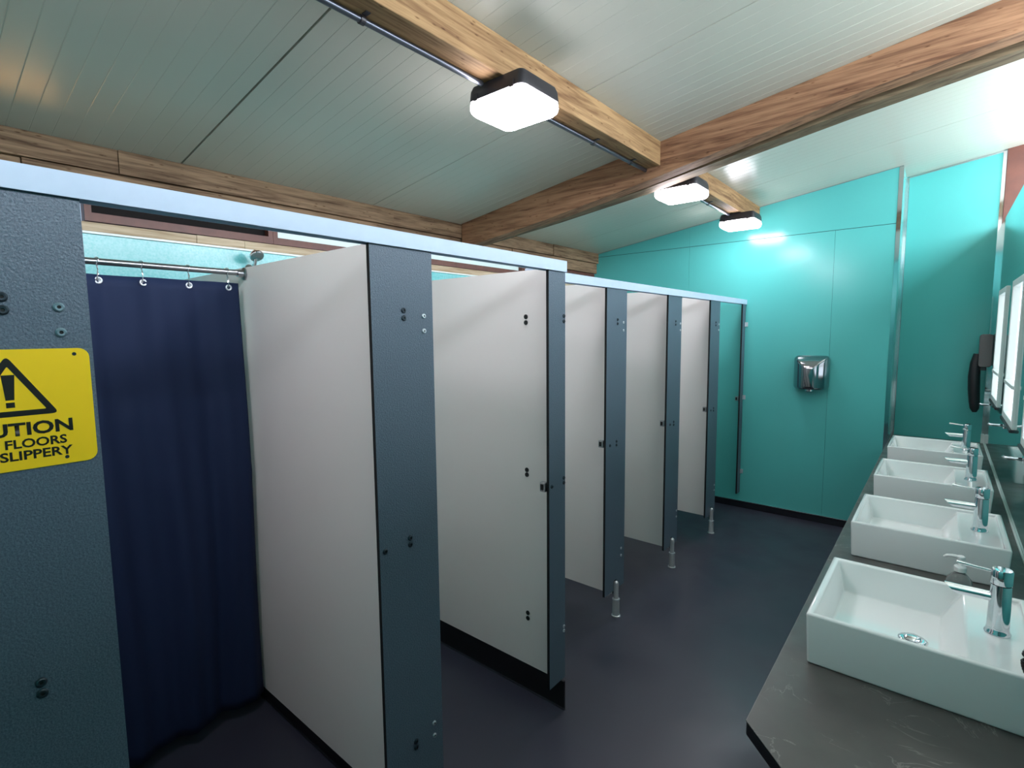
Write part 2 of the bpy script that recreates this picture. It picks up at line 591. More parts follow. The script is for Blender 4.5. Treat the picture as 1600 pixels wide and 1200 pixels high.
# sill boards, high windows, wall plate along the rear wall
sill = thing('timber_sill', (XL - 0.03, 2.0, 2.138), 'pale timber sill boards below the high brown windows', 'sill')
for a, b in ((YB, 0.2), (0.202, 1.07), (1.072, 1.31), (1.312, 2.6), (2.602, 3.7), (3.702, YF)):
    put('plank', B(XL - 0.08, XL + random.uniform(0.004, 0.01), a, b, 2.139, 2.182 + random.uniform(-0.003, 0.003)), WOODS, sill, bevel=0.002)
def rear_window(name, a, b, pane):
    w = thing(name, (XL - 0.04, (a + b) / 2, 2.186), None, None)
    del w['label'], w['category']
    struct(w)
    z0, z1, t = 2.186, 2.30, 0.026
    bm = bmesh.new()
    bx(bm, XL - 0.06, XL, a, b, z0, z0 + t + 0.012)
    bx(bm, XL - 0.06, XL, a, b, z1 - t, z1)
    bx(bm, XL - 0.06, XL, a, a + t, z0 + t + 0.012, z1 - t)
    bx(bm, XL - 0.06, XL, b - t, b, z0 + t + 0.012, z1 - t)
    put('window_frame', bm, BROWNFR, w)
    put('window_pane', B(XL - 0.05, XL - 0.044, a + t, b - t, z0 + t + 0.012, z1 - t), pane, w)
    return w
rear_window('window_6', 0.30, 0.60, PANEW)
rear_window('window_7', 0.62, 1.475, VOID)
rear_window('window_8', 1.477, 2.62, PANER)
rear_window('window_9', 2.622, 3.8, PANER)
rear_window('window_10', 3.802, YF, PANER)
rear_window('window_11', YB, 0.28, VOID)
plate = thing('wall_plate_beam', (XL, 2.0, 2.302), 'weathered brown timber wall plate above the high brown windows', 'beam')
for a, b, d in ((YB, 0.42, 0.02), (0.422, 1.9, 0.03), (1.902, 3.6, 0.024), (3.602, YF, 0.03)):
    put('plank', B(XL - 0.12, XL + d, a, b, 2.302, 2.405), WOODW, plate, bevel=0.003)
for a, b, d in ((YB, 0.75, 0.045), (0.752, 2.3, 0.05), (2.302, 4.2, 0.046), (4.202, YF, 0.052)):
    bm = bmesh.new()
    prism(bm, [(XL - 0.12, 2.407), (XL + d, 2.407), (XL + d, zceil(XL + d) - 0.001), (XL - 0.12, zceil(XL - 0.12) - 0.001)], 'Y', a, b)
    put('plank', bm, WOODW, plate)

# ------------------------------------------------------------------ roof timbers
PX1, PX0, PZ = -1.317, -1.42, 2.62
def purlin(label, a, b):
    bm = bmesh.new()
    prism(bm, [(PX0, PZ), (PX1, PZ), (PX1, zceil(PX1) - 0.001), (PX0, zceil(PX0) - 0.001)], 'Y', a, b)
    return tag(put('purlin_beam', bm, WOODP, bevel=0.003), label, 'beam', 'purlins carrying the lamps')
purlin('honey coloured timber purlin carrying one lit bulkhead lamp and a conduit', YB, 2.948)
purlin('honey coloured timber purlin carrying two bulkhead lamps towards the teal wall', 3.222, YF - 0.001)
rafter = thing('rafter_beam', (-1.3, 2.95, 2.45), 'brown double timber rafter crossing the ceiling between the lamps', 'beam')
def sloped(a, b, dep, x0=XL + 0.055, x1=0.80):
    """board between two Y planes, following the ceiling on top, with an uneven lower edge dep=[(x, depth)]"""
    bm = bmesh.new()
    pts = [(x0, zceil(x0) - 0.001)] + [(x, zceil(x) - d) for x, d in dep] + [(x1, zceil(x1) - 0.001)]
    prism(bm, pts, 'Y', a, b)
    return bm
put('near_board', sloped(2.95, 3.05, [(XL + 0.055, 0.19), (-2.15, 0.203), (-1.4, 0.194), (-0.74, 0.168), (-0.39, 0.150), (0.18, 0.152), (0.80, 0.15)]), WOODR, rafter)
put('packing_strip', sloped(3.052, 3.108, [(XL + 0.055, 0.11), (-1.4, 0.13), (0.80, 0.10)]), WOODR2, rafter)
put('far_board', sloped(3.11, 3.22, [(XL + 0.055, 0.135), (-2.2, 0.165), (-1.5, 0.180), (-0.42, 0.161), (0.80, 0.165)]), WOODR2, rafter)

# conduit along the purlin with saddle clips
def conduit(label, y0, y1, clips):
    c = thing('conduit_pipe', (-1.408, (y0 + y1) / 2, 2.60), label, 'pipe', 'conduit under the purlins')
    bm = bmesh.new()
    tube(bm, (-1.408, y0, 2.6085), (-1.408, y1, 2.6085), 0.0105, n=14)
    put('pipe', bm, STEELD, c, smooth=True)
    for y in clips:
        bm = bmesh.new()
        lathe(bm, [(0.0106, -0.008), (0.0135, -0.008), (0.0135, 0.008), (0.0106, 0.008)], (-1.408, y, 2.6085), n=14, axis='Y')
        bx(bm, -1.395, -1.372, y - 0.008, y + 0.008, 2.6165, 2.6195)
        put('saddle_clip', bm, DARKPL, c)
STEELD = mat('conduit_steel', (92, 96, 104), rough=0.3, metal=0.9)
LY = [1.66, 3.36, 4.62]
conduit('dark steel conduit running along the purlin up to the lamp over the shower cubicles', 0.229, LY[0] - 0.129, (0.4, 1.0))
conduit('dark steel conduit between the lamp over the showers and the rafter', LY[0] + 0.129, 2.945, (2.35, 2.75))
conduit('dark steel conduit between the two lamps beyond the rafter', LY[1] + 0.129, LY[2] - 0.129, (4.0,))

# ------------------------------------------------------------------ bulkhead lamps
def rrect(x0, x1, y0, y1, r, n=5):
    pts = []
    for cx, cy, a0 in ((x1 - r, y1 - r, 0), (x0 + r, y1 - r, 90), (x0 + r, y0 + r, 180), (x1 - r, y0 + r, 270)):
        for i in range(n + 1):
            t = math.radians(a0 + 90 * i / n)
            pts.append((cx + r * math.cos(t), cy + r * math.sin(t)))
    return pts
def loft(bm, loops):
    rings = [[bm.verts.new(p) for p in L] for L in loops]
    n = len(rings[0])
    for A, Bv in zip(rings, rings[1:]):
        for i in range(n):
            j = (i + 1) % n
            bm.faces.new((A[i], A[j], Bv[j], Bv[i]))
    bm.faces.new(rings[0])
    bm.faces.new(rings[-1])
    return bm
LCX, LHX, LHY = -1.353, 0.139, 0.124
lamp_labels = ['lit square bulkhead lamp on the purlin over the shower cubicles',
               'lit bulkhead lamp partly hidden behind the brown rafter',
               'lit bulkhead lamp at the end of the purlin by the teal wall']
for y, lb in zip(LY + [0.1], lamp_labels + ['lit bulkhead lamp on the purlin before the shower cubicles']):
    L = thing('bulkhead_lamp', (LCX, y, 2.52), lb, 'lamp', 'bulkhead lamps under the purlins')
    def ring(h, inset, r):
        return [(px, py, h) for px, py in rrect(LCX - LHX + inset, LCX + LHX - inset, y - LHY + inset, y + LHY - inset, r)]
    bm = loft(bmesh.new(), [ring(2.6185, 0.012, 0.02), ring(2.60, 0.004, 0.024), ring(2.566, 0.0, 0.028), ring(2.562, 0.0, 0.028)])
    put('base', bm, DARKPL, L, smooth=True)
    bm = loft(bmesh.new(), [ring(2.5615, 0.004, 0.024), ring(2.540, 0.001, 0.026), ring(2.525, 0.004, 0.028), ring(2.514, 0.014, 0.028), ring(2.511, 0.03, 0.024)])
    put('diffuser', bm, LAMPG, L, smooth=True)
    for sx in (-1, 1):
        bm = bmesh.new()
        bx(bm, LCX + sx * 0.09 - 0.009, LCX + sx * 0.09 + 0.009, y - LHY - 0.004, y - LHY + 0.0, 2.556, 2.582)
        put('clip', bm, DARKPL, L)

# ------------------------------------------------------------------ cubicles
def bolt_mesh(name, m, r=0.0085):
    bm = bmesh.new()
    lathe(bm, [(0.0, 0.0016), (r * 0.34, 0.0016), (r * 0.36, 0.004), (r * 0.7, 0.0042), (r, 0.0025), (r, 0.0)], (0, 0, 0), n=14, axis='X')
    bmesh.ops.recalc_face_normals(bm, faces=bm.faces)
    me = bpy.data.meshes.new(name)
    for f in bm.faces:
        cx = f.calc_center_median()
        f.material_index = 1 if math.hypot(cx.y, cx.z) < r * 0.37 else 0
    bm.to_mesh(me)
    bm.free()
    me.materials.append(m)
    me.materials.append(BOLTK)
    return me
BM_DARK, BM_GREY, BM_SILVER = bolt_mesh('bolt_dark', BOLTD), bolt_mesh('bolt_grey', BOLTG), bolt_mesh('bolt_silver', BOLTS, 0.0075)
BM_BLACK = bolt_mesh('bolt_black', BOLTK, 0.0105)

def two_tone(o, axis, face_mat, core):
    me = o.data
    me.materials.clear()
    me.materials.append(face_mat)
    me.materials.append(core)
    for p in me.polygons:
        p.material_index = 0 if abs(p.normal[axis]) > 0.8 else 1

TH = 0.013
def pilaster(plane, y0, y1, z0, z1, label, hinge=None, notch=None, wall=None, hinge_mesh=None, keep=True):
    t = thing('pilaster', (plane, (y0 + y1) / 2, z0), label, 'partition', 'slate cubicle pilasters')
    pts = [(y0, z0)]
    if notch:
        nz = 0.216
        pts += [(notch - 0.0146, z0), (notch - 0.0146, nz), (notch + 0.0146, nz), (notch + 0.0146, z0)]
    pts += [(y1, z0), (y1, z1), (y0, z1)]
    bm = bmesh.new()
    prism(bm, pts, 'X', plane - TH, plane)
    o = put('board', bm, SLATE, t)
    two_tone(o, 0, SLATE, CORE)
    return t
def bolts(t, plane, items):
    for y, z, me in items:
        inst('bolt', me, (plane, y, z), t)
def keep(t, plane, y0, z):
    bm = bmesh.new()
    bx(bm, plane - TH - 0.028, plane - TH, y0 - 0.012, y0 + 0.012, z - 0.02, z + 0.02)
    k = put('lock_keep', bm, STEEL, t, bevel=0.003)
    bm = bmesh.new()
    bx(bm, plane - TH - 0.022, plane - TH - 0.008, y0 - 0.0145, y0 - 0.0122, z - 0.012, z + 0.012)
    put('slot', bm, BOLTK, k)

ZB1, ZT1, ZB2, ZT2 = 1.912, 1.955, 1.902, 1.944
def std_bolts(c, h, lock, hm, pm=BM_DARK):
    it = [(c, 1.731, pm), (c, 1.709, pm), (c, 1.042, pm), (c, 1.021, pm), (c, 0.372, pm), (c, 0.352, pm)]
    if h:
        it += [(h, 1.716, hm), (h, 1.671, hm), (h, 0.388, hm), (h, 0.344, hm)]
    if lock:
        it += [(lock, 1.03, pm)]
    return it
t = pilaster(F1, 0.022, 0.247, 0.13, ZB1, 'dark slate pilaster carrying the yellow caution sign')
bolts(t, F1, std_bolts(0.131, 0.204, None, BM_GREY))
t = pilaster(F1, 0.865, 1.09, 0.13, ZB1, 'dark slate pilaster beside the navy curtain opening with silver hinge bolts')
bolts(t, F1, std_bolts(0.977, 1.053, 0.884, BM_SILVER))
t = pilaster(F1, 1.706, 1.8235, 0.13, ZB1, 'narrow slate corner pilaster at the end of the taller header rail')
bolts(t, F1, [(1.813, 1.731, BM_DARK), (1.813, 1.709, BM_DARK), (1.813, 1.042, BM_DARK), (1.813, 1.021, BM_DARK), (1.724, 1.024, BM_DARK), (1.813, 0.372, BM_SILVER), (1.813, 0.352, BM_SILVER)])
keep(t, F1, 1.706, 1.024)
P2 = [(2.499, 2.728, 2.619, 2.688, 2.544, 'first slate pilaster after the shower cubicles, standing on a steel leg'),
      (3.3125, 3.538, 3.436, 3.517, 3.375, 'middle slate pilaster of the toilet cubicles, standing on a steel leg'),
      (4.12, 4.339, 4.242, 4.314, 4.18, 'slate pilaster next to the last toilet cubicle, standing on a steel leg')]
for y0, y1, c, h, lk, lb in P2:
    t = pilaster(F2, y0, y1, 0.157, ZB2, lb, notch=c)
    bolts(t, F2, [b for b in std_bolts(c, h, lk, BM_SILVER) if not (b[0] == c and b[1] < 0.5)])
    keep(t, F2, y0, 1.045)
t = pilaster(F2, 4.955, 5.04, 0.15, ZB2, 'narrow slate pilaster fixed against the teal wall')
keep(t, F2, 4.955, 1.045)
for z in (1.72, 1.05, 0.35):
    bm = bmesh.new()
    bx(bm, F2 - 0.002, F2 + 0.022, YF - 0.006, YF - 0.0005, z - 0.02, z + 0.02)
    bx(bm, F2, F2 + 0.006, YF - 0.026, YF - 0.006, z - 0.02, z + 0.02)
    put('wall_bracket', bm, BOLTS, t, bevel=0.002)

def partition(y, xf, z0, z1, label, dots=None, plinth=None):
    t = thing('partition_panel', ((xf + XL) / 2, y, 0), label, 'partition', 'cream cubicle partitions')
    o = put('board', B(XL + 0.002, xf, y, y + TH, z0, z1), CREAM, t)
    two_tone(o, 1, CREAM, CORE)
    if plinth:
        put('plinth', B(XL + 0.002, xf + plinth[1], y + 0.002, y + TH - 0.002, 0.0, z0), BLACKEDGE, t)
        put('foot_strip', B(XL + 0.002, xf + plinth[1] + 0.006, y - 0.006, y + 0.002, 0.0, 0.005), STEELD, t)
    for x, z in dots or ():
        o = inst('bolt', BM_BLACK, (x, y, z), t, rot=(0, 0, -math.pi / 2))
    return t
partition(0.125, F1 - TH - 0.001, 0.055, 1.945, 'cream partition behind the pilaster with the caution sign', plinth=(0, 0.0))
partition(0.985, F1 - TH - 0.001, 0.055, 1.945, 'cream partition closing the curtained shower, holding the curtain rod', plinth=(0, 0.0))
partition(1.79, F1 - TH - 0.001, 0.128, 1.93, 'cream partition on a black plinth with three pairs of black bolts',
          dots=[(-1.404, z) for z in (1.732, 1.707, 1.052, 1.03, 0.38, 0.354)], plinth=(0, 0.03))
partition(2.613, F2 - TH - 0.001, 0.128, 1.94, 'cream partition raised off the floor behind the first toilet pilaster')
partition(3.43, F2 - TH - 0.001, 0.135, 1.94, 'cream partition raised off the floor behind the middle toilet pilaster')
partition(4.236, F2 - TH - 0.001, 0.135, 1.94, 'cream partition raised off the floor before the last toilet cubicle')

# header rails: folded light blue channel
def rail(plane, y0, y1, z0, z1, label):
    t = thing('header_rail', (plane, (y0 + y1) / 2, z0), label, 'rail', 'light blue header rails')
    bm = bmesh.new()
    x0, x1 = plane - 0.034, plane + 0.008
    prism(bm, [(x0, z0), (x0 + 0.003, z0), (x0 + 0.003, z1 - 0.003), (x1 - 0.003, z1 - 0.003), (x1 - 0.003, z0), (x1, z0), (x1, z1), (x0, z1)], 'Y', y0, y1)
    put('channel', bm, RAIL, t)
    for e, s in ((y0, 1), (y1, -1)):
        put('end_cap', B(x0 + 0.003, x1 - 0.003, min(e, e + s * 0.003), max(e, e + s * 0.003), z0 + 0.001, z1 - 0.003), RAIL, t)
    return t
rail(F1, YB, 1.825, ZB1 - 0.001, ZT1, 'light blue header rail above the shower cubicles and caution sign')
rail(F2, 1.83, YF - 0.001, ZB2 - 0.001, ZT2, 'light blue header rail above the toilet cubicles ending at the teal wall')

# steel legs
leg_lb = ['steel cubicle leg under the first toilet pilaster', 'steel cubicle leg under the middle toilet pilaster', 'steel cubicle leg under the pilaster next to the last toilet cubicle']
for (y0, y1, c, h, lk, lb), ll in zip(P2, leg_lb):
    L = thing('cubicle_leg', (F2 + 0.008, c, 0), ll, 'leg', 'steel cubicle legs')
    cc = (F2 + 0.008, c, 0)
    bm = bmesh.new()
    lathe(bm, [(0.026, 0), (0.026, 0.006), (0.0205, 0.008), (0.0195, 0.1)], cc)
    put('base', bm, LEGM, L, smooth=True)
    bm = bmesh.new()
    lathe(bm, [(0.018, 0.1), (0.0215, 0.1), (0.0215, 0.107), (0.018, 0.107)], cc)
    put('collar', bm, BOLTS, L, smooth=True)
    bm = bmesh.new()
    lathe(bm, [(0.0143, 0.107), (0.0143, 0.2), (0.012, 0.207), (0.007, 0.212), (0.0, 0.2135)], cc, n=20)
    put('rod', bm, LEGM, L, smooth=True)

# ------------------------------------------------------------------ shower curtain, rod, rings, shower head
XROD, ZROD = -2.267, 1.922
rod = thing('curtain_rod', (XROD, 0.56, ZROD), 'brushed steel curtain rod spanning the curtained shower', 'rod')
bm = bmesh.new()
tube(bm, (XROD, 0.139, ZROD), (XROD, 0.984, ZROD), 0.0115, n=18)
put('pole', bm, STEEL, rod, smooth=True)
for y, s in ((0.9845, -1), (0.1385, 1)):
    bm = bmesh.new()
    lathe(bm, [(0.0, 0), (0.026, 0), (0.026, s * 0.004), (0.016, s * 0.01), (0.0145, s * 0.03), (0.012, s * 0.03)], (XROD, y, ZROD - 0.003), axis='Y')
    put('end_flange', bm, STEEL, rod, smooth=True)
cur = thing('shower_curtain', (XROD, 0.6, 0.06), 'navy blue shower curtain hanging from the steel rod', 'curtain')
bm = bmesh.new()
NU, NV = 120, 46
Y0, Y1, CZ0, CZ1 = 0.20, 0.955, 0.06, 1.878
grid = []
for j in range(NV + 1):
    v = j / NV
    z = CZ1 + (CZ0 - CZ1) * v
    row = []
    for i in range(NU + 1):
        u = i / NU
        amp = 0.008 + 0.010 * min(1, v * 1.8)
        y = Y0 + (Y1 - Y0) * u + (0.012 * v * u)
        ph = 2 * math.pi * (u * 3.6 + 0.12 * math.sin(3 * v + 4 * u))
        x = XROD + 0.004 + amp * math.sin(ph) + 0.35 * amp * math.sin(2.3 * ph + 1.2 + 0.8 * v) + 0.004 * math.sin(9 * v + 11 * u)
        # soft creases from folding
        for cz, cw_ in ((1.70, 0.006), (1.36, 0.005), (1.10, 0.003)):
            x += 0.006 * math.exp(-((z - cz + 0.01 * math.sin(13 * u)) / 0.012) ** 2) * (0.5 + 0.5 * math.sin(17 * u + cz * 9))
        row.append(bm.verts.new((x, y, z)))
    grid.append(row)
for j in range(NV):
    for i in range(NU):
        bm.faces.new((grid[j][i], grid[j][i + 1], grid[j + 1][i + 1], grid[j + 1][i]))
cloth = put('cloth', bm, NAVY, cur, smooth=True)
sol = cloth.modifiers.new('thickness', 'SOLIDIFY')
sol.thickness = 0.0015
# hem band at the top, rings and eyelets
def curtain_x(y):
    u = (y - Y0) / (Y1 - Y0)
    ph = 2 * math.pi * (u * 3.6 + 0.12 * math.sin(4 * u))
    return XROD + 0.004 + 0.008 * math.sin(ph) + 0.35 * 0.008 * math.sin(2.3 * ph + 1.2) + 0.004 * math.sin(11 * u)
ring_y = [0.345, 0.49, 0.62, 0.772, 0.915]
bm = bmesh.new()
lathe(bm, [(0.006, -0.001), (0.0125, -0.001), (0.0125, 0.0022), (0.010, 0.0034), (0.006, 0.002), (0.006, -0.001)], (0, 0, 0), n=20, axis='X')
bmesh.ops.recalc_face_normals(bm, faces=bm.faces)
eyelet = bpy.data.meshes.new('eyelet')
bm.to_mesh(eyelet); bm.free()
eyelet.materials.append(BOLTS)
finish(eyelet, True)
ring_lb = ['chrome curtain ring %s on the curtain rod' % q for q in ('fifth from the end flange', 'fourth from the end flange', 'third from the end flange', 'second from the end flange', 'nearest the end flange')]
for k, y in enumerate(ring_y):
    cx = curtain_x(y)
    inst('eyelet', eyelet, (cx + 0.002, y, 1.858), cur)
    pts = []
    for i in range(17):
        a = math.radians(-65 + 310 * i / 16)
        pts.append((XROD + 0.0145 * math.cos(a), y + 0.003 * math.sin(2 * a), ZROD + 0.0145 * math.sin(a)))
    pts = [(cx + 0.008, y - 0.004, 1.857), (cx + 0.012, y - 0.003, 1.875), (XROD + 0.018, y - 0.002, 1.893)] + pts + [(XROD - 0.008, y + 0.003, 1.89), (cx - 0.006, y + 0.004, 1.875), (cx - 0.004, y + 0.003, 1.862)]
    bm = bmesh.new()
    sweep(bm, pts, 0.0016, n=8)
    tag(put('curtain_ring', bm, CHROME, smooth=True), ring_lb[k], 'ring', 'curtain rings')

sh = thing('wall_shower', (XL, 1.33, 2.05), 'chrome wall shower on the rear wall showing above the cream partition', 'shower')
bm = bmesh.new()
lathe(bm, [(0.0, 0), (0.026, 0), (0.026, 0.004), (0.014, 0.012), (0.012, 0.02)], (XL, 1.33, 2.03), axis='X')
sweep(bm, [(XL + 0.015, 1.33, 2.03), (XL + 0.05, 1.33, 2.035), (XL + 0.075, 1.33, 2.055), (XL + 0.085, 1.33, 2.085)], 0.0095, n=12)
put('arm', bm, CHROME, sh, smooth=True)
bm = bmesh.new()
prof = [(0.0, 0.03), (0.014, 0.03), (0.02, 0.02), (0.036, 0.004), (0.038, -0.006), (0.034, -0.010), (0.0, -0.010)]
lathe(bm, prof, (0, 0, 0))
bmesh.ops.rotate(bm, verts=bm.verts, cent=(0, 0, 0), matrix=Matrix.Rotation(math.radians(-38), 3, 'Y'))
bmesh.ops.translate(bm, verts=bm.verts, vec=(XL + 0.098, 1.33, 2.095))
put('rose', bm, CHROME, sh, smooth=True)

# ------------------------------------------------------------------ caution sign on the first pilaster
sign = thing('caution_sign', (F1, 0.13, 1.434), 'yellow caution sign with warning triangle fixed to a slate pilaster', 'sign')
SX = F1 + 0.0005
bm = bmesh.new()
pts = rrect(0.016, 0.2405, 1.4335, 1.6425, 0.016)
prism(bm, pts, 'X', SX, SX + 0.0022)
plate_o = put('plate', bm, YELLOW, sign)
SF = SX + 0.0022
def tri_ring(cy, zb, hw, h, t, r):
    """rounded warning triangle outline"""
    def corners(d):
        # inset triangle by d
        a = math.atan2(h, hw)
        s = d / math.tan(a / 2)
        return [(cy - hw + s, zb + d), (cy + hw - s, zb + d), (cy, zb + h - d / math.cos(a))]
    def rounded(c, rr):
        out = []
        for i in range(3):
            p, q, s = Vector(c[i]), Vector(c[i - 1]), Vector(c[(i + 1) % 3])
            u1, u2 = (q - p).normalized(), (s - p).normalized()
            for k in range(6):
                w = k / 5
                p0 = p + u1 * rr
                p1 = p + u2 * rr
                out.append(((1 - w) ** 2 * p0.x + 2 * w * (1 - w) * p.x + w * w * p1.x, (1 - w) ** 2 * p0.y + 2 * w * (1 - w) * p.y + w * w * p1.y))
        return out
    return rounded(corners(0), r), rounded(corners(t), r * 0.25)
o_, i_ = tri_ring(0.1285, 1.5275, 0.0625, 0.1045, 0.0095, 0.010)
bm = bmesh.new()
vo = [bm.verts.new((SF + 0.0004, a, b)) for a, b in o_]
vi = [bm.verts.new((SF + 0.0004, a, b)) for a, b in i_]
wo = [bm.verts.new((SF, a, b)) for a, b in o_]
wi = [bm.verts.new((SF, a, b)) for a, b in i_]
n = len(o_)
for i in range(n):
    j = (i + 1) % n
    bm.faces.new((vo[i], vo[j], vi[j], vi[i]))
    bm.faces.new((wo[i], wo[j], vo[j], vo[i]))
    bm.faces.new((vi[i], vi[j], wi[j], wi[i]))
put('warning_triangle', bm, BLACK, sign)
bm = bmesh.new()
prism(bm, [(0.1285 - 0.0055, 1.556), (0.1285 + 0.0055, 1.556), (0.1285 + 0.0085, 1.599), (0.1285 - 0.0085, 1.599)], 'X', SF, SF + 0.0004)
prism(bm, [(0.1285 - 0.0055, 1.543), (0.1285 + 0.0055, 1.543), (0.1285 + 0.0055, 1.552), (0.1285 - 0.0055, 1.552)], 'X', SF, SF + 0.0004)
put('exclamation_mark', bm, BLACK, sign)
def lettering(text, y0, y1, z0, z1, bold):
    cu = bpy.data.curves.new('lettering', 'FONT')
    cu.body = text
    cu.size = 1.0
    cu.offset = bold
    cu.extrude = 0.0
    cu.resolution_u = 3
    tmp = bpy.data.objects.new('lettering_tmp', cu)
    col.objects.link(tmp)
    dg = bpy.context.evaluated_depsgraph_get()
    me = bpy.data.meshes.new_from_object(tmp.evaluated_get(dg))
    bpy.data.objects.remove(tmp)
    bpy.data.curves.remove(cu)
    xs = [v.co.x for v in me.vertices]
    zs = [v.co.y for v in me.vertices]
    ax, bx_, az, bz = min(xs), max(xs), min(zs), max(zs)
    for v in me.vertices:
        y = y0 + (v.co.x - ax) / (bx_ - ax) * (y1 - y0)
        z = z0 + (v.co.y - az) / (bz - az) * (z1 - z0)
        v.co = Vector((SF + 0.0006, y, z)) - ORIGIN[sign.name]
    bm = bmesh.new()
    bm.from_mesh(me)
    bmesh.ops.recalc_face_normals(bm, faces=bm.faces)
    for f in bm.faces:
        if f.normal.x < 0:
            f.normal_flip()
    bm.to_mesh(me)
    bm.free()
    me.name = 'lettering'
    me.materials.clear()
    me.materials.append(BLACK)
    o = bpy.data.objects.new('lettering', me)
    col.objects.link(o)
    o.parent = sign
    return o
lettering('CAUTION', 0.050, 0.208, 1.493, 1.5165, 0.032)
lettering('WET FLOORS', 0.060, 0.198, 1.4715, 1.4875, 0.026)
lettering('ARE SLIPPERY', 0.058, 0.205, 1.4505, 1.467, 0.026)
for y, z in ((0.219, 1.632), (0.196, 1.4455), (0.037, 1.632), (0.06, 1.4455)):
    bm = bmesh.new()
    tube(bm, (SF, y, z), (SF + 0.0005, y, z), 0.0032, n=12)
    put('fixing_hole', bm, BOLTD, sign)

# ------------------------------------------------------------------ hand dryer on the far wall
hd = thing('hand_dryer', (-0.853, YF, 1.155), 'polished chrome hand dryer on the teal far wall', 'hand dryer')
cx = -0.853
def sq(x0, x1, z0, z1, y, r):
    return [(px, y, pz) for px, pz in rrect(cx + x0, cx + x1, z0, z1, r, n=6)]
bm = loft(bmesh.new(), [sq(-.130, .130, 1.160, 1.446, YF - 0.0005, .034), sq(-.133, .133, 1.157, 1.449, YF - 0.012, .036), sq(-.132, .132, 1.158, 1.448, YF - 0.035, .036),
                      sq(-.124, .124, 1.160, 1.437, YF - 0.062, .030), sq(-.106, .106, 1.162, 1.418, YF - 0.092, .022), sq(-.078, .078, 1.165, 1.394, YF - 0.122, .016), sq(-.048, .048, 1.170, 1.366, YF - 0.146, .012), sq(-.030, .030, 1.19, 1.34, YF - 0.151, .010)])
put('shell', bm, DCHROME, hd, smooth=True)
bm = bmesh.new()
lathe(bm, [(0.03, 0), (0.033, 0.002), (0.036, 0.03), (0.03, 0.03)], (cx, YF - 0.085, 1.148), n=24)
put('nozzle', bm, CHROME, hd, smooth=True)
bm = bmesh.new()
lathe(bm, [(0.0, 0.0), (0.027, 0.0), (0.027, 0.002), (0.0, 0.002)], (cx, YF - 0.085, 1.146), n=24)
put('outlet', bm, BOLTK, hd)

# ------------------------------------------------------------------ worktop with chamfered end
ct = thing('worktop', (0, 3.2, ZC - 0.036), 'dark grey stone effect worktop with chamfered end under the basins', 'worktop')
XF = -0.303
pts = [(XF, 1.202), (0.06, 0.845), (XR - 0.001, 0.845), (XR - 0.001, YN - 0.001), (XN + 0.002, YN - 0.001), (XN + 0.002, YF + 0.0), (XF, YF - 0.006)]
bm = bmesh.new()
prism(bm, pts, 'Z', ZC - 0.002, ZC)
put('top', bm, COUNTER, ct)
bm = bmesh.new()
prism(bm, pts, 'Z', ZC - 0.036, ZC - 0.002)
put('edge', bm, BLACKEDGE, ct, bevel=0.004)
put('edge_highlight', B(XF - 0.0014, XF, 1.204, YF - 0.008, ZC - 0.004, ZC - 0.0002), GREYPL, ct)  # pale strip paints in the highlight along the front edge
put('support_panel', B(-0.10, -0.082, 1.25, YF - 0.01, 0.0, ZC - 0.036), SLATE, ct)
struct(put('trim_10', B(XR - 0.007, XR - 0.0005, 0.85, YN - 0.024, ZC, ZC + 0.006), WHITEFR))

